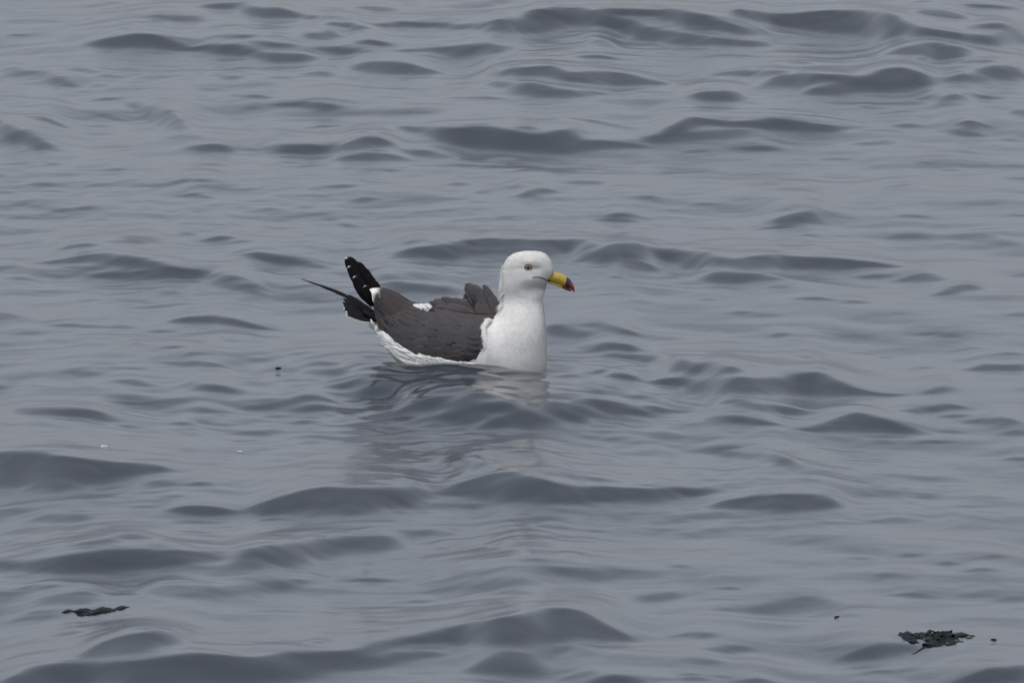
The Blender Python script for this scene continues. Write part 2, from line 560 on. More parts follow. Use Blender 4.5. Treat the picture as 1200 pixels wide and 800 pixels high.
me = bpy.data.meshes.new('water')
vv = np.stack([GX, GY, HZ], -1).reshape(-1, 3).astype(np.float32)
idx = np.arange(NX * NY).reshape(NY, NX)
q = np.stack([idx[:-1, :-1], idx[:-1, 1:], idx[1:, 1:], idx[1:, :-1]], -1).reshape(-1, 4)
me.vertices.add(len(vv)); me.vertices.foreach_set('co', vv.ravel())
me.loops.add(q.size); me.loops.foreach_set('vertex_index', q.ravel().astype(np.int32))
me.polygons.add(len(q)); me.polygons.foreach_set('loop_start', np.arange(0, q.size, 4, dtype=np.int32))
me.polygons.foreach_set('use_smooth', np.ones(len(q), dtype=bool))
me.materials.append(wm)
me.update(calc_edges=True)
water = bpy.data.objects.new('water', me)
C.objects.link(water)
tag(water, 'grey choppy sea surface with dark wave faces', 'sea', kind='structure')

# ------------------------------------------------------------------ gull
TANP = math.tan(PITCH)
def G(cx, cy, Y=0.0):
    """a point of the gull from the profile drawing (crop units of .3 px), Y metres towards its left side"""
    x = (340 + cx / 3.3333 - 520) / PPM
    z = (426 - (280 + cy / 3.3333)) / PPM / math.cos(PITCH) - Y * TANP
    return np.array([x, Y, z])

WHITE = (0.87, 0.845, 0.80)
GREY = (0.075, 0.069, 0.070)
BROWN = (0.074, 0.062, 0.060)
BLACK = (0.010, 0.009, 0.010)

pm, n, b = new_mat('gull_plumage')
at = n.nodes.new('ShaderNodeAttribute'); at.attribute_name = 'Col'
tc = n.nodes.new('ShaderNodeTexCoord')
nz = n.nodes.new('ShaderNodeTexNoise'); nz.inputs['Scale'].default_value = 90; nz.inputs['Detail'].default_value = 5
rg = n.nodes.new('ShaderNodeMapRange'); rg.inputs['To Min'].default_value = .86; rg.inputs['To Max'].default_value = 1.08
mx = n.nodes.new('ShaderNodeMix'); mx.data_type = 'RGBA'; mx.blend_type = 'MULTIPLY'; mx.inputs[0].default_value = 1
bp = n.nodes.new('ShaderNodeBump'); bp.inputs['Strength'].default_value = .25; bp.inputs['Distance'].default_value = .002
n.links.new(tc.outputs['Object'], nz.inputs['Vector'])
n.links.new(nz.outputs[0], rg.inputs[0])
n.links.new(at.outputs['Color'], mx.inputs[6])
n.links.new(rg.outputs[0], mx.inputs[7])
n.links.new(mx.outputs[2], b.inputs['Base Color'])
n.links.new(nz.outputs[0], bp.inputs['Height'])
n.links.new(bp.outputs[0], b.inputs['Normal'])
b.inputs['Roughness'].default_value = .85
b.inputs['Specular IOR Level'].default_value = .15

gull = bpy.data.objects.new('gull', None)
C.objects.link(gull)
gull.empty_display_size = .1
tag(gull, 'white headed gull with dark grey wings floating on the sea', 'gull')

def loft(rings):
    v, f = [], []
    nseg = len(rings[0])
    for r in rings: v += list(r)
    for i in range(len(rings) - 1):
        for k in range(nseg):
            a = i * nseg + k; c = i * nseg + (k + 1) % nseg
            f.append((a, c, c + nseg, a + nseg))
    c0 = len(v); v.append(np.mean(rings[0], axis=0))
    c1 = len(v); v.append(np.mean(rings[-1], axis=0))
    m = (len(rings) - 1) * nseg
    for k in range(nseg):
        f.append((c0, (k + 1) % nseg, k))
        f.append((c1, m + k, m + (k + 1) % nseg))
    return v, f

def dens(rows, k=4):
    rows = np.array(rows, float)
    t = np.arange(len(rows)); tt = np.linspace(0, len(rows) - 1, (len(rows) - 1) * k + 1)
    return np.stack([np.interp(tt, t, rows[:, c]) for c in range(rows.shape[1])], 1)

NS = 28
ang = np.linspace(0, 2 * math.pi, NS, endpoint=False)
# head, neck and breast: level slices (cy, back cx, front cx, half width)
HN = [(47.5, 920, 955, .003), (50, 899, 977, .0085), (57, 872, 999, .0138), (74, 848, 1014, .0180), (98, 836, 1025, .0206),
      (122, 831, 1031, .0218), (140, 829, 1025, .0224), (155, 828, 1011, .0227), (170, 827, 1003, .0229), (188, 826, 999, .0224), (206, 827, 994, .0210),
      (222, 830, 987, .0206), (240, 831, 987, .0224), (262, 823, 990, .0265), (300, 802, 996, .037), (340, 762, 1000, .047), (380, 720, 1003, .055),
      (430, 690, 1004, .060), (480, 670, 1004, .063), (530, 650, 1000, .062), (580, 640, 985, .060), (640, 660, 940, .048)]
rings = []
for cy, xb, xf, hw in dens(HN):
    a, c = G(xb, cy), G(xf, cy)
    mid, hx = (a + c) / 2, (c[0] - a[0]) / 2
    rings.append([mid + np.array([hx * math.copysign(abs(math.cos(t)) ** .92, math.cos(t)), hw * math.copysign(abs(math.sin(t)) ** .92, math.sin(t)), 0]) for t in ang])
v1, f1 = loft(rings)
# trunk: cross sections (cx, top cy, bottom cy, half width)
TR = [(326, 290, 332, .012), (336, 272, 352, .022), (352, 255, 392, .036), (400, 238, 462, .052), (470, 262, 530, .060), (560, 282, 575, .064),
      (660, 294, 600, .066), (760, 304, 600, .066), (860, 350, 590, .061), (940, 410, 570, .048), (995, 430, 530, .028)]
rings = []
for cx, yt, yb, hw in dens(TR):
    a, c = G(cx, yt), G(cx, yb)
    mid, hz = (a + c) / 2, (a[2] - c[2]) / 2
    rings.append([mid + np.array([0, hw * math.copysign(abs(math.sin(t)) ** (.7 if math.cos(t) < 0 else 1.0), math.sin(t)), hz * math.copysign(abs(math.cos(t)) ** .8, math.cos(t)) if math.cos(t) < 0 else hz * math.cos(t)]) for t in ang])
v2, f2 = loft(rings)
tmp = mesh_obj('tmp_body', v1 + v2, f1 + [tuple(i + len(v1) for i in q_) for q_ in f2], None)
bmx = bmesh.new(); bmx.from_mesh(tmp.data); bmesh.ops.recalc_face_normals(bmx, faces=bmx.faces); bmx.to_mesh(tmp.data); bmx.free()
md = tmp.modifiers.new('r', 'REMESH'); md.mode = 'VOXEL'; md.voxel_size = .0026; md.use_smooth_shade = True
ms = tmp.modifiers.new('s', 'SMOOTH'); ms.factor = .5; ms.iterations = 12
bpy.context.view_layer.update()
dg = bpy.context.evaluated_depsgraph_get()
bme = bpy.data.meshes.new_from_object(tmp.evaluated_get(dg))
bpy.data.objects.remove(tmp)
bme.name = 'body'
nb = len(bme.vertices)
_co = np.empty(nb * 3, dtype=np.float32); bme.vertices.foreach_get('co', _co); _co = _co.reshape(-1, 3)
_ed = np.empty(len(bme.edges) * 2, dtype=np.int32); bme.edges.foreach_get('vertices', _ed); _ed = _ed.reshape(-1, 2)
_dg = np.bincount(_ed.ravel(), minlength=nb).astype(np.float32)[:, None]
_wt = np.clip((.105 - _co[:, 2:3]) / .025, 0, 1) * .6
for _ in range(40):                                     # neck, breast and flank run into one another
    acc = np.stack([np.bincount(_ed[:, 0], _co[_ed[:, 1], k], nb) + np.bincount(_ed[:, 1], _co[_ed[:, 0], k], nb) for k in range(3)], 1)
    _co += ((acc / np.maximum(_dg, 1) - _co) * _wt).astype(np.float32)
def swell(cx, cy, rx, rz, amt):
    c_ = G(cx, cy)
    z_ = _co[:, 2] + np.abs(_co[:, 1]) * -TANP          # near side as drawn, far side its mirror
    g_ = np.exp(-((_co[:, 0] - c_[0]) / rx) ** 2 - ((z_ - c_[2]) / rz) ** 2)
    _co[:, 1] += np.sign(_co[:, 1]) * np.minimum(1, np.abs(_co[:, 1]) / .006) * g_ * amt
swell(968, 197, .021, .0085, -.0080)     # throat falls away under the jaw
swell(950, 158, .018, .0070, .0014)      # cheek
swell(960, 116, .010, .0045, -.0016)     # hollow before the eye
swell(895, 118, .014, .0045, -.0008)     # and behind it
swell(935, 88, .016, .0045, .0010)       # brow
bme.vertices.foreach_set('co', _co.ravel()); bme.update()
bco = np.empty(nb * 3, dtype=np.float32); bme.vertices.foreach_get('co', bco); bco = bco.reshape(-1, 3)
bno = np.empty(nb * 3, dtype=np.float32); bme.vertices.foreach_get('normal', bno); bno = bno.reshape(-1, 3)
ca = bme.color_attributes.new('Col', 'FLOAT_COLOR', 'POINT')
cc = np.ones((nb, 4), dtype=np.float32); cc[:, :3] = WHITE
def head_tone(P):  # grey smudge before the eye: part plumage marking, part shadow put into the colour
    d1 = np.linalg.norm((P - G(958, 112, -.0205)) * np.array([1, .3, 1.5]), axis=1) / .0105
    d2 = np.linalg.norm((P - G(958, 112, .0205) * np.array([1, 1, 1])) * np.array([1, .3, 1.5]), axis=1) / .0105
    return 1 - .30 * np.exp(-np.minimum(d1, d2) ** 2)
cc[:, :3] *= head_tone(bco)[:, None]
ca.data.foreach_set('color', cc.ravel())
bme.materials.clear(); bme.materials.append(pm)
body = bpy.data.objects.new('body', bme); C.objects.link(body); body.parent = gull

# short plumage lying on head, neck and breast
nt_ = len(bme.polygons)
cen = np.empty(nt_ * 3, dtype=np.float32); bme.polygons.foreach_get('center', cen); cen = cen.reshape(-1, 3)
pn = np.empty(nt_ * 3, dtype=np.float32); bme.polygons.foreach_get('normal', pn); pn = pn.reshape(-1, 3)
eye_c = G(930, 110, -.0205)
keep = (cen[:, 2] > -.02) & (cen[:, 0] > G(772, 0)[0])
keep &= np.linalg.norm(cen - eye_c, axis=1) > .0068
keep &= np.linalg.norm((cen - G(1030, 158)) * np.array([1, .8, 1]), axis=1) > .010
cand = np.nonzero(keep)[0]
NB = 42000
pick = RNG.choice(cand, NB)
nn = pn[pick]
jt = RNG.normal(0, .0011, (NB, 3)); jt -= (jt * nn).sum(1, keepdims=True) * nn
p = cen[pick] + jt + nn * .00015
zc = p[:, 2]
hd = np.clip((zc - .10) / .05, 0, 1)[:, None]
flow = hd * np.array([-1, 0, -.35]) + (1 - hd) * np.array([-.45, 0, -1.0])
flow = flow + RNG.normal(0, .16, (NB, 3))
flow -= (flow * nn).sum(1, keepdims=True) * nn
flow /= np.linalg.norm(flow, axis=1, keepdims=True) + 1e-6
side = np.cross(nn, flow)
ln = (.0045 + .0045 * (1 - hd[:, 0])) * RNG.uniform(.7, 1.3, NB)
wd = .00055 * RNG.uniform(.7, 1.3, NB)
nape = (p[:, 0] < G(838, 150)[0]) & (p[:, 2] > .10)
lift = RNG.uniform(.005, .045, NB) + np.where(nape, RNG.uniform(0, .55, NB), 0)
ln = ln * np.where(nape, 1.7, 1)
A_ = p + side * wd[:, None]; B_ = p - side * wd[:, None]
T_ = p + flow * ln[:, None] + nn * (ln * lift)[:, None]
pv = np.stack([A_, B_, T_], 1).reshape(-1, 3)
pf = np.arange(NB * 3).reshape(-1, 3)
pc = np.repeat(np.array(WHITE)[None] * RNG.uniform(.94, 1.05, (NB, 1)) * head_tone(p)[:, None], 3, 0)
plum = mesh_obj('plumage', pv, pf, pm, gull, smooth=True, cols=pc)
tag(plum, kind='stuff')

# ---- feathers
def unit(v):
    return v / (np.linalg.norm(v) + 1e-9)

def feather_geo(pts, width, nrm, base_col, tip_col=None, tip=.0, fray=.06, camber=.12, round_=.45, rnd=None, thick=.0005, edge=None, n=11):
    """closed thin blade along pts; returns verts, faces, colours"""
    rnd = rnd or random
    pts = [np.asarray(q_, float) for q_ in pts]
    d = np.linspace(0, len(pts) - 1, n)
    P = np.array(pts)
    line = np.stack([np.interp(d, np.arange(len(pts)), P[:, k]) for k in range(3)], 1)
    if len(pts) > 2:
        for _ in range(2):
            line[1:-1] = .25 * line[:-2] + .5 * line[1:-1] + .25 * line[2:]
    V, F, K = [], [], []
    cross = (-1, -.55, 0, .55, 1)
    nrm = unit(np.asarray(nrm, float))
    for layer in (0, 1):
        for i in range(n):
            t = i / (n - 1)
            tan = unit(line[min(i + 1, n - 1)] - line[max(i - 1, 0)])
            sd_ = unit(np.cross(nrm, tan)); nn_ = unit(np.cross(tan, sd_))
            w = min(1.0, .35 + 1.6 * t)
            if t > 1 - round_:
                w *= math.sqrt(max(0.0, 1 - ((t - (1 - round_)) / round_) ** 2)) * .94 + .06
            for c in cross:
                jit = 1 + (rnd.uniform(-fray, fray) if abs(c) == 1 else 0)
                off = c * width / 2 * w * jit
                pos = line[i] + sd_ * off + nn_ * (-camber * width / 2 * c * c + (thick if c == 0 else 0)) - nn_ * thick * layer
                V.append(pos)
                col = np.array(base_col)
                if tip_col is not None and t > 1 - tip:
                    col = np.array(tip_col)
                if edge is not None and abs(c) == 1:
                    col = np.array(edge)
                K.append(col)
    m = len(cross); L = n * m
    for i in range(n - 1):
        for k in range(m - 1):
            a = i * m + k
            F.append((a, a + 1, a + m + 1, a + m))
            F.append((L + a, L + a + m, L + a + m + 1, L + a + 1))
        a = i * m
        F.append((a, a + m, L + a + m, L + a))
        a = i * m + m - 1
        F.append((a, L + a, L + a + m, a + m))
    for k in range(m - 1):
        F.append((k, L + k, L + k + 1, k + 1))
        a = (n - 1) * m + k
        F.append((a, a + 1, L + a + 1, L + a))
    return V, F, K

def feather(name, *a, parent=None, **k):
    V, F, K = feather_geo(*a, **k)
    return mesh_obj(name, V, F, pm, parent if parent is not None else gull, cols=K)

# ---- folded wings: a shell over the side, clothed in overlapping feathers
TOP = np.array([(797, 300), (700, 294), (600, 277), (530, 268), (475, 250), (420, 222), (378, 206), (348, 203)], float)
BOT = np.array([(736, 469), (690, 473), (630, 469), (560, 456), (480, 440), (430, 416), (385, 385), (350, 325), (336, 262)], float)
def pl(P, s):
    seg = np.r_[0, np.cumsum(np.hypot(*np.diff(P, axis=0).T))]
    return np.interp(s * seg[-1], seg, P[:, 0]), np.interp(s * seg[-1], seg, P[:, 1])
def wing_pt(s, t, off=0.0, sgn=-1):
    t = min(max(t, 0.0), 1.0)
    ux, uy = pl(TOP, s); lx, ly = pl(BOT, s)
    yu = .008
    yl = float(np.interp(s, [0, .15, .45, .75, 1], [.062, .072, .072, .056, .026]))
    a = t * math.pi / 2
    Y = -(yu + (yl - yu) * math.sin(a) ** .9)
    k = 1 - math.cos(a)
    k = .35 * t + .65 * k
    cx = ux + (lx - ux) * t + float(np.interp(t, [0, .2, .4, .6, .8, .92, 1], [0, -15, -21, -5, 20, 18, 0])) * (1 - s) ** 6
    cy = uy + (ly - uy) * k
    p = G(cx, cy, Y)
    if off:
        e = 1e-3
        du = wing_pt(min(s + e, 1), t) - wing_pt(max(s - e, 0), t)
        dv = wing_pt(s, min(t + e, 1)) - wing_pt(s, max(t - e, 0))
        nn_ = unit(np.cross(dv, du))
        if nn_[1] > 0 and abs(nn_[1]) > abs(nn_[2]): nn_ = -nn_
        elif nn_[2] < 0 and abs(nn_[2]) >= abs(nn_[1]): nn_ = -nn_
        p = p + nn_ * off
    if sgn > 0:
        p = p * np.array([1, -1, 1])
    return p
def wing_normal(s, t, sgn):
    return unit(wing_pt(s, t, .002, sgn) - wing_pt(s, t, 0, sgn))

def make_wing(sgn):
    NSs, NTt = 40, 22
    V, F, K = [], [], []
    for layer in (0.0, -.012):
        for i in range(NSs):
            for j in range(NTt):
                V.append(wing_pt(i / (NSs - 1), j / (NTt - 1), layer if layer else 0.0001, sgn)); K.append(GREY)
    L = NSs * NTt
    for i in range(NSs - 1):
        for j in range(NTt - 1):
            a = i * NTt + j
            F += [(a, a + 1, a + NTt + 1, a + NTt), (L + a, L + a + NTt, L + a + NTt + 1, L + a + 1)]
    for i in range(NSs - 1):
        a = i * NTt; F.append((a, a + NTt, L + a + NTt, L + a))
        a += NTt - 1; F.append((a, L + a, L + a + NTt, a + NTt))
    for j in range(NTt - 1):
        F.append((j, L + j, L + j + 1, j + 1))
        a = (NSs - 1) * NTt + j; F.append((a, a + 1, L + a + 1, L + a))
    w = mesh_obj('wing', V, F, pm, gull, cols=K)
    # coverts and scapulars
    rnd = random.Random(5)
    V, F, K = [], [], []
    rows = 17
    for r in range(rows):
        s0 = .87 - r * .054
        nt2 = 16
        for j in range(nt2 + 1):
            t = (j + (.5 if r % 2 else 0) + rnd.uniform(-.35, .35)) / (nt2 + .5)
            if t > 1.0 or t < 0: continue
            s = s0 + rnd.uniform(-.012, .012)
            Ls = (.15 if s > .5 else .125) * rnd.uniform(.8, 1.25)
            dt = rnd.uniform(-.02, .03)
            lift = rnd.uniform(.0002, .0006)
            path = [wing_pt(min(max(s + Ls * g, 0), 1), min(1, t + dt * g), .0003 + lift * g, sgn) for g in (0, .25, .5, .75, 1)]
            br = rnd.uniform(.93, 1.07)
            mixb = np.clip((s - .45) / .3, 0, 1) * np.clip((.55 - t) / .3, 0, 1)
            col = (np.array(GREY) * (1 - mixb) + np.array(BROWN) * mixb) * br
            v, f, k = feather_geo(path, .0155 * rnd.uniform(.8, 1.15), wing_normal(min(max(s, 0), 1), t, sgn), col, fray=.02,
                                  camber=.07, round_=.55, rnd=rnd, thick=.0001)
            o = len(V); V += v; F += [tuple(o + i for i in q_) for q_ in f]; K += k
    cv = mesh_obj('covert_feathers', V, F, pm, w, cols=K)
    tag(cv, kind='stuff')
    return w
near_wing = make_wing(-1)
far_wing = make_wing(1)

CAMN = (0.05, -1, .25)
# tertials of both wings, with the white tips that make the crescent
for wg, sg in ((near_wing, -1), (far_wing, 1)):
    for k in range(7):
        t = .04 + .105 * k
        e1, e0 = wing_pt(1, t, .001, sg), wing_pt(.97, t, .001, sg)
        ext = unit(e1 - e0) * (.016 - .0016 * abs(k - 3))
        P = [wing_pt(.66 - .01 * k, t * .9, -.002, sg), wing_pt(.80, t, .0016, sg), wing_pt(.93, t, .0032, sg), e1 + ext + wing_normal(.95, t, sg) * .003]
        feather('tertial_feather', P, .0175, wing_normal(.9, t, sg), np.array(BROWN) * (.92 - .03 * k + .1 * (k % 2)), WHITE, .20, parent=wg, fray=.05, camber=.05, round_=.35)
# white scapular tips seen as a patch on the back
for q_ in [((545, 292), (515, 266), (480, 257), .008), ((570, 288), (548, 266), (526, 253), .007), ((560, 290), (532, 268), (502, 256), .008), ((565, 294), (540, 272), (510, 262), .010)]:
    feather('scapular_feather', [G(*q_[0], -.024), G(*q_[1], -.024), G(*q_[2], -.022)], q_[3], (.1, -1, .5), GREY, WHITE, .55, parent=near_wing, fray=.12, camber=.02, n=16)
# near wing's folded primaries standing up behind
for b0, m0, t0, wdt, tp, yy in [((332, 236), (292, 160), (226, 70), .0190, .0, -.010), ((338, 232), (300, 158), (262, 90), .0180, .0, -.011),
                                ((342, 226), (310, 170), (284, 112), .0180, .0, -.012), ((346, 220), (322, 182), (304, 140), .017, .0, -.013), ((352, 215), (335, 190), (322, 166), .016, .0, -.0135),
                                ((322, 250), (266, 160), (218, 72), .0170, .03, -.014), ((322, 260), (276, 180), (228, 106), .0170, .025, -.017),
                                ((322, 262), (286, 205), (250, 146), .0190, .03, -.020), ((326, 262), (310, 222), (292, 183), .0190, .04, -.023)]:
    feather('primary_feather', [G(*b0, yy + .016), G(*m0, yy + .012), G(*t0, yy + .012)], wdt, CAMN, BLACK, WHITE if tp else None, tp, parent=near_wing,
            fray=.05, round_=.34, camber=.05, n=25)
# far wing's primaries, seen on edge
for b0, m0, t0, wdt, yy in [((345, 290), (200, 208), (44, 156), .006, .030), ((345, 292), (230, 225), (118, 184), .007, .027), ((345, 296), (250, 236), (160, 200), .009, .024)]:
    feather('primary_feather', [G(*b0, yy), G(*m0, yy + .006), G(*t0, yy + .010)], wdt, (.35, -.42, .8), BLACK, parent=far_wing, fray=.05, round_=.6, camber=.08)
# tail fan
tail = bpy.data.objects.new('tail', None)
tail_mesh_v, tail_mesh_f = [], []
bpy.data.objects.remove(tail)
TB = G(352, 318)
rg_ = []
for i, (cx, cy, hw, hz) in enumerate([(370, 330, .026, .012), (340, 312, .024, .009), (310, 296, .020, .006), (285, 282, .017, .0035)]):
    c0_ = G(cx, cy)
    rg_.append([c0_ + np.array([0, hw * math.sin(t), hz * math.cos(t)]) for t in ang])
tv, tf = loft(rg_)
tail = mesh_obj('tail', tv, tf, pm, gull, cols=[WHITE if q_[0] > G(356, 0)[0] else BLACK for q_ in tv])
for k in range(9):
    u = (k - 4) / 4
    Y0, Y1 = .016 * u, .040 * u
    tip = G(206 + 18 * abs(u) + random.uniform(-8, 8), 246 + 10 * abs(u), 0) * np.array([1, 0, 1]) + np.array([0, Y1, .28 * Y1])
    bs = G(338, 306, 0) * np.array([1, 0, 1]) + np.array([0, Y0, .28 * Y0])
    mid = (tip + bs) / 2 + np.array([0, 0, -.002])
    V, F, K = feather_geo([bs, mid, tip], .020, (.35, -.30, .90), BLACK, WHITE if k < 3 else None, .05, fray=.04, round_=.5, camber=.05, edge=WHITE if k == 0 else None, n=20)
    mesh_obj('tail_feather', V, F, pm, tail, cols=K)
# white undertail coverts
for k in range(10):
    u = random.uniform(-1, 1)
    s = k / 9
    bx, by = 425 - 95 * s, 440 - 100 * s
    tx, ty = bx - 30 + 8 * random.random(), by - 34 + 10 * random.random()
    yy = -.020 + .012 * u
    feather('undertail_feather', [G(bx, by, yy), G((bx + tx) / 2 - 4, (by + ty) / 2 + 6, yy), G(tx, ty, yy * .6)], .011, (-.3, -1, -.3), WHITE, fray=.2, parent=tail)
# white flank plumage lapping over the wing's lower edge
rnd = random.Random(3)
for sg in (-1, 1):
    V, F, K = [], [], []
    for k in range(520):
        u = rnd.random()
        ss = .03 + u * .74
        low = wing_pt(ss, 1, .001, sg)
        fat = .4 + .6 * math.sin(math.pi * min(1, max(0, (u - .25) / .75))) ** .7
        drop = rnd.uniform(.000, .020) * fat
        b0 = low + np.array([.010, -sg * -.001, -.006 - drop])
        bw = wing_pt(min(ss + .05, 1), 1, .002, sg)
        rise = rnd.uniform(.000, .006) * fat
        t0 = bw + np.array([rnd.uniform(-.012, .004), sg * .0025, rise - drop * .8 - .004])
        m0 = (b0 + t0) / 2 + np.array([0, sg * .004, 0])
        v, f, c = feather_geo([b0, m0, t0], rnd.uniform(.0015, .0045), (.1, sg, .1), np.array(WHITE) * rnd.uniform(.92, 1), fray=.3, round_=.8, camber=.04, rnd=rnd, thick=.0002)
        o = len(V); V += v; F += [tuple(o + i for i in q_) for q_ in f]; K += c
    # breast plumage softening the wing's leading edge
    for k in range(620):
        t = rnd.uniform(.10, 1.0) ** .85
        nr_ = wing_normal(.02, t, sg)
        b0 = wing_pt(0, t, .0, sg) + np.array([.004 + rnd.uniform(0, .004), 0, .001]) + nr_ * -.003
        t0 = wing_pt(abs(rnd.gauss(0, .014)), min(1, t + rnd.uniform(.0, .05)), .0016, sg)
        m0 = (b0 + t0) / 2 + nr_ * .0014
        v, f, c = feather_geo([b0, m0, t0], rnd.uniform(.0008, .0020), nr_, np.array(WHITE) * rnd.uniform(.94, 1), fray=.1, round_=.9, camber=.05, rnd=rnd, thick=.0001, n=5)
        o = len(V); V += v; F += [tuple(o + i for i in q_) for q_ in f]; K += c
    tag(mesh_obj('flank_feathers', V, F, pm, gull, cols=K), kind='stuff')
# ruffled feathers of the far shoulder, raised by the wind
for b0, m0, t0, wdt, yy, br in [((800, 302), (742, 236), (686, 174), .024, .024, .98), ((802, 302), (752, 238), (700, 178), .022, .022, 1.08), ((804, 300), (764, 246), (718, 188), .018, .019, 1.0),
                                ((804, 300), (772, 252), (738, 206), .016, .018, 1.06), ((806, 300), (790, 240), (755, 178), .013, .021, 1.15), ((808, 300), (796, 250), (768, 196), .013, .018, 1.02),
                                ((810, 302), (800, 262), (782, 218), .012, .016, 1.12), ((812, 302), (804, 278), (794, 240), .010, .015, 1.1),
                                ((785, 308), (735, 262), (680, 214), .024, .026, .9), ((780, 310), (725, 275), (668, 244), .022, .020, 1.0), ((800, 312), (770, 285), (725, 252), .024, .012, 1.0)]:
    feather('scapular_feather', [G(*b0, yy), G(*m0, yy), G(*t0, yy + .004)], wdt * 1.45, (.2, -1, .3), np.array((.092, .082, .080)) * br, parent=far_wing, fray=.13, round_=.85, n=20, camber=.06,
            edge=np.array((.115, .104, .104)) * br)
for b0, m0, t0, wdt, yy, br in [((760, 300), (690, 258), (630, 232), .016, .022, 1.0), ((720, 300), (650, 255), (590, 228), .016, .020, .9), ((690, 300), (620, 260), (562, 236), .016, .018, 1.05),
                                ((670, 300), (600, 265), (545, 244), .015, .014, .9), ((740, 300), (670, 275), (605, 255), .016, .012, 1.0), ((690, 300), (630, 278), (560, 262), .015, .008, .95)]:
    feather('scapular_feather', [G(*b0, yy), G(*m0, yy), G(*t0, yy + .003)], wdt, (.1, -1, .55), np.array((.088, .078, .077)) * br, parent=far_wing, fray=.08, round_=.5,
            edge=np.array((.105, .094, .094)) * br)

# ---- bill
bm_, n, b = new_mat('gull_bill')
at = n.nodes.new('ShaderNodeAttribute'); at.attribute_name = 'Col'
n.links.new(at.outputs['Color'], b.inputs['Base Color'])
b.inputs['Roughness'].default_value = .38
YEL, BAND, RED = (.52, .36, .045), (.035, .033, .040), (.25, .030, .030)
def bill_part(name, rows, upper):
    """rows: cx, top cy, bottom cy, half width"""
    R_ = dens(rows, 5); V, K, rings = [], [], []
    seg = 14
    for cx, yt, yb, hw in R_:
        a, c = G(cx, yt), G(cx, yb)
        mid, hz = (a + c) / 2, (a[2] - c[2]) / 2
        ring = []
        for k in range(seg):
            t = 2 * math.pi * k / seg
            wz = math.cos(t); wy = math.sin(t)
            ww = hw * (1 - .35 * max(0, wz if upper else -wz))
            ring.append(mid + np.array([0, ww * wy, hz * math.copysign(abs(wz) ** .85, wz)]))
        rings.append(ring)
    v, f = loft(rings)
    K = []
    for q_ in v:
        cx = ((q_[0] * PPM) + 520 - 340) * 3.3333
        cy = (426 - q_[2] * PPM * math.cos(PITCH) - 280) * 3.3333
        d = (cx - 1078) * .92 + (cy - 160) * (.25 if upper else -.10)
        if not upper: d += 2
        if d < 0: col = YEL
        elif d < (17 if upper else 6): col = BAND
        else: col = RED
        if not upper and cx > 1062 and d < 0: col = (.16, .022, .022)
        K.append(col)
    return mesh_obj(name, v, f, bm_, gull, cols=K)
upper_bill = bill_part('upper_mandible', [(1000, 150, 158, .0050), (1012, 143, 162, .0058), (1030, 129.5, 170, .0062), (1048, 133, 176, .0060), (1066, 140, 183, .0055), (1080, 147, 188, .0049),
                             (1092, 157, 193, .0042), (1101, 169, 200, .0032), (1107, 181, 206, .0022), (1111, 194, 209, .0010)], True)
bill_part('lower_mandible', [(996, 158, 166, .0044), (1012, 162, 173, .0052), (1030, 169, 178.5, .0050), (1048, 175, 185.5, .0046), (1064, 181, 193, .0042), (1076, 186, 199, .0036),
                             (1088, 191, 203, .0028), (1098, 198, 205, .0014)], False)
gm, n, b = new_mat('dark_skin')
b.inputs['Base Color'].default_value = (.05, .035, .035, 1); b.inputs['Roughness'].default_value = .6
# gape line running back into the cheek, laid on the head's own surface
def on_head(cx, cy, off):
    tgt = G(cx, cy)
    d = np.hypot(bco[:, 0] - tgt[0], bco[:, 2] - (tgt[2])) + np.where(bco[:, 1] > 0, 9, 0)
    y = float(bco[int(np.argmin(d)), 1])
    tgt = G(cx, cy, y)
    d = np.hypot(bco[:, 0] - tgt[0], bco[:, 2] - tgt[2]) + np.where(bco[:, 1] > 0, 9, 0)
    i = int(np.argmin(d))
    return G(cx, cy, float(bco[i, 1])) + bno[i] * off
gp = [on_head(cx, cy, .0004 + .0012 * max(0, (cx - 980) / 30)) for cx, cy in [(946, 152), (956, 149.5), (968, 149), (980, 151), (991, 155), (1004, 160), (1014, 164)]]
rings = []
for i, c0_ in enumerate(gp):
    r = .0006 + .0007 * i / (len(gp) - 1)
    rings.append([c0_ + np.array([0, r * math.sin(t), r * math.cos(t)]) for t in np.linspace(0, 2 * math.pi, 8, endpoint=False)])
gv, gf = loft(rings)
mesh_obj('gape', gv, gf, gm, gull)

# nostril slits
for sg in (-1, 1):
    nr = []
    for cx, cy in ((1036, 153), (1043, 154.5), (1050, 157.5), (1056, 160.5)):
        c0_ = G(cx, cy) + np.array([0, sg * .0052, 0])
        nr.append([c0_ + np.array([0, .0007 * math.sin(t), .0006 * math.cos(t)]) for t in np.linspace(0, 2 * math.pi, 6, endpoint=False)])
    v_, f_ = loft(nr)
    mesh_obj('nostril', v_, f_, gm, upper_bill)
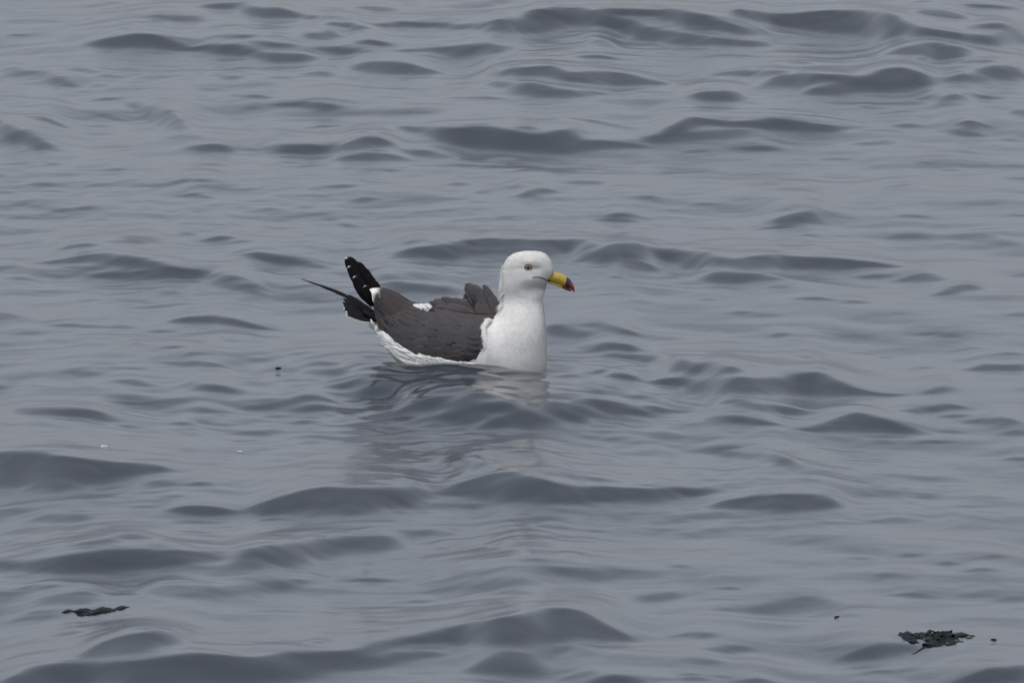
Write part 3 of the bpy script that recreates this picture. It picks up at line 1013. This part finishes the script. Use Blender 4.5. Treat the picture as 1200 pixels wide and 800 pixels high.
# ---- eyes
em, n, b = new_mat('gull_iris'); b.inputs['Base Color'].default_value = (.40, .28, .19, 1); b.inputs['Roughness'].default_value = .12
kmat, n, b = new_mat('gull_pupil'); b.inputs['Base Color'].default_value = (.008, .007, .007, 1); b.inputs['Roughness'].default_value = .08
om, n, b = new_mat('gull_eye_ring'); b.inputs['Base Color'].default_value = (.20, .07, .055, 1); b.inputs['Roughness'].default_value = .6
def disc_dome(center, nrm, rad, bulge, rings_=5, seg=20):
    nrm = unit(nrm); a = unit(np.cross((0, 0, 1), nrm)); c = np.cross(nrm, a)
    V = [center + nrm * bulge]; F = []
    for r in range(1, rings_ + 1):
        q_ = r / rings_
        for k in range(seg):
            t = 2 * math.pi * k / seg
            V.append(center + (a * math.cos(t) + c * math.sin(t) * .80) * rad * q_ + nrm * bulge * (1 - q_ * q_))
    for k in range(seg): F.append((0, 1 + k, 1 + (k + 1) % seg))
    for r in range(rings_ - 1):
        for k in range(seg):
            a_ = 1 + r * seg + k; b_ = 1 + r * seg + (k + 1) % seg
            F.append((a_, a_ + seg, b_ + seg, b_))
    return V, F
for sg in (-1, 1):
    ec = on_head(930, 110, .0)
    i = int(np.argmin(np.linalg.norm(bco - ec, axis=1)))
    en = unit(bno[i].astype(float) * np.array([1, 1, .6]))
    mir = np.array([1, -sg * -1 if sg > 0 else 1, 1])
    if sg > 0:
        ec = ec * np.array([1, -1, 1]); en = en * np.array([1, -1, 1])
    V, F = disc_dome(ec - en * .0003, en, .0060, .0019)
    ey = mesh_obj('eye', V, F, em, gull)
    V, F = disc_dome(ec + en * .0011, en, .0029, .0008)
    mesh_obj('pupil', V, F, kmat, ey)
    a = unit(np.cross((0, 0, 1), en)); c = np.cross(en, a)
    V, F = [], []
    for k in range(24):
        t = 2 * math.pi * k / 24
        rd = a * math.cos(t) + c * math.sin(t) * .78
        for m in range(6):
            w = 2 * math.pi * m / 6
            V.append(ec + en * .0004 + rd * (.0061 + .0008 * math.cos(w)) + en * .0008 * math.sin(w))
    for k in range(24):
        for m in range(6):
            F.append((k * 6 + m, k * 6 + (m + 1) % 6, ((k + 1) % 24) * 6 + (m + 1) % 6, ((k + 1) % 24) * 6 + m))
    mesh_obj('eye_ring', V, F, om, ey)

# ------------------------------------------------------------------ floating seaweed and foam
sm, n, b = new_mat('wet_seaweed')
b.inputs['Roughness'].default_value = .6
b.inputs['Specular IOR Level'].default_value = .12
tc = n.nodes.new('ShaderNodeTexCoord'); nz = n.nodes.new('ShaderNodeTexNoise'); nz.inputs['Scale'].default_value = 60
cr = n.nodes.new('ShaderNodeValToRGB')
cr.color_ramp.elements[0].position = .35; cr.color_ramp.elements[0].color = (.003, .006, .006, 1)
cr.color_ramp.elements[1].position = .75; cr.color_ramp.elements[1].color = (.007, .013, .012, 1)
n.links.new(tc.outputs['Object'], nz.inputs['Vector']); n.links.new(nz.outputs[0], cr.inputs[0]); n.links.new(cr.outputs[0], b.inputs['Base Color'])

def frond(parent, start, length, heading, width, height, rnd):
    """a ruffled blade lying half awash"""
    n = 16; V, F = [], []
    ph = rnd.uniform(0, 6)
    dirv = np.array([math.cos(heading), math.sin(heading), 0]); sidev = np.array([-dirv[1], dirv[0], 0])
    bend = rnd.uniform(-.25, .25)
    for layer in (0, 1):
        for i in range(n):
            t = i / (n - 1)
            c = np.array(start) + dirv * length * t + sidev * bend * length * t * t
            w = width * (math.sin(math.pi * (.08 + .88 * t)) ** .7) * (1 + .25 * math.sin(9 * t + ph))
            z = height * (math.sin(math.pi * t) ** .8) * (.75 + .25 * math.sin(7 * t + ph)) - .0015
            for k, u in enumerate((-1, -.4, .3, 1)):
                ruf = .22 * height * math.sin(14 * t + ph + 2.2 * u) * abs(u)
                q_ = c + sidev * w * u / 2
                wz = water_z(parent.location.x + q_[0], parent.location.y + q_[1]) - parent.location.z
                V.append(q_ + np.array([0, 0, wz + z + ruf - .0012 * layer]))
    m, L = 4, n * 4
    for i in range(n - 1):
        for k in range(m - 1):
            a = i * m + k
            F += [(a, a + 1, a + m + 1, a + m), (L + a, L + a + m, L + a + m + 1, L + a + 1)]
        a = i * m; F.append((a, a + m, L + a + m, L + a))
        a += m - 1; F.append((a, L + a, L + a + m, a + m))
    for k in range(m - 1):
        F.append((k, L + k, L + k + 1, k + 1)); a = (n - 1) * m + k; F.append((a, a + 1, L + a + 1, L + a))
    return mesh_obj('frond', V, F, sm, parent)

def stipe(parent, pts, r):
    rings = []
    for i, c0_ in enumerate(pts):
        q_ = r * (1 - .5 * i / len(pts))
        rings.append([np.array(c0_) + np.array([q_ * .3 * math.sin(t), q_ * math.sin(t), q_ * math.cos(t)]) for t in np.linspace(0, 2 * math.pi, 8, endpoint=False)])
    v, f = loft(rings)
    return mesh_obj('stipe', v, f, sm, parent)

def seaweed(px, py, label, spec, st, seed):
    rnd = random.Random(seed)
    x, y, z = on_water(px, py)
    e = bpy.data.objects.new('seaweed_clump', None); C.objects.link(e); e.location = (x, y, z)
    e.empty_display_size = .05
    tag(e, label, 'seaweed', 'seaweed clumps adrift')
    for dx, dy, ln_, hd_, w_, h_ in spec:
        frond(e, (dx, dy, 0), ln_, math.radians(hd_), w_, h_, rnd)
    for s_ in st:
        stipe(e, [(a_, b_, c_ + water_z(x + a_, y + b_) - z) for a_, b_, c_ in s_], .0022)
    return e
rw = random.Random(21)
strip = [(-.052 + .0046 * i + rw.uniform(-.004, .004), rw.uniform(-.018, .022) * (1 - i / 20), rw.uniform(.030, .050), rw.uniform(-12, 12), rw.uniform(.016, .028), rw.uniform(.002, .0042) * (1.25 - i / 22)) for i in range(15)]
seaweed(114, 716, 'low narrow strip of dark seaweed awash, tapering to one end', strip,
        [], 3)
mat_ = [(-.050 + .090 * rw.random() ** .7, rw.uniform(-.03, .055), rw.uniform(.028, .050), rw.uniform(-40, 40), rw.uniform(.022, .036), rw.uniform(.002, .0045)) for i in range(30)]
lumps = [(.005 + .035 * rw.random(), rw.uniform(.0, .09), rw.uniform(.016, .028), rw.uniform(-60, 60), rw.uniform(.016, .024), rw.uniform(.004, .008)) for i in range(7)]
seaweed(1080, 750, 'ragged clump of dark seaweed with raised lumps and frayed end', mat_ + lumps,
        [[(.0, -.05, .000), (-.015, -.09, -.0008), (-.03, -.11, -.003)]], 8)

fm, n, b = new_mat('foam'); b.inputs['Base Color'].default_value = (.55, .57, .60, 1); b.inputs['Roughness'].default_value = .35
def blob_cluster(name, px, py, label, cat, group, mat, sizes, seed, spread, flat=.5):
    rnd = random.Random(seed)
    x, y, z = on_water(px, py)
    V, F = [], []
    for r in sizes:
        c = np.array([rnd.uniform(-spread, spread), rnd.uniform(-.4, .4) * spread, 0])
        o = len(V); a_, b_ = 8, 5
        for i in range(b_ + 1):
            for k in range(a_):
                th, f_ = math.pi * i / b_, 2 * math.pi * k / a_
                q_ = r * (1 + rnd.uniform(-.18, .18))
                V.append(c + np.array([q_ * 1.6 * math.sin(th) * math.cos(f_), q_ * math.sin(th) * math.sin(f_), flat * q_ * math.cos(th)]))
        for i in range(b_):
            for k in range(a_):
                F.append((o + i * a_ + k, o + (i + 1) * a_ + k, o + (i + 1) * a_ + (k + 1) % a_, o + i * a_ + (k + 1) % a_))
    ob = mesh_obj(name, V, F, mat)
    ob.location = (x, y, z + .0005)
    tag(ob, label, cat, group)
blob_cluster('foam_fleck', 130, 524, 'small white foam streak on the crest of a broad dark wave', 'foam', 'foam flecks', fm, [.0025, .002, .003, .002], 1, .012, .6)
blob_cluster('foam_fleck', 281, 530, 'tiny pale foam fleck on smooth water past the foam streak', 'foam', 'foam flecks', fm, [.0025, .0018], 2, .004, .6)
blob_cluster('seaweed_scrap', 328, 431.5, 'tiny dark scrap floating on the water below the gull tail', 'seaweed', 'seaweed scraps', sm, [.003, .003, .0025], 4, .005)
blob_cluster('seaweed_scrap', 981, 723, 'tiny dark scrap floating ahead of the ragged seaweed clump', 'seaweed', 'seaweed scraps', sm, [.0028, .002], 5, .004)
blob_cluster('seaweed_scrap', 1163, 749, 'tiny dark scrap floating beyond the end of the ragged seaweed clump', 'seaweed', 'seaweed scraps', sm, [.0028, .002], 6, .005)
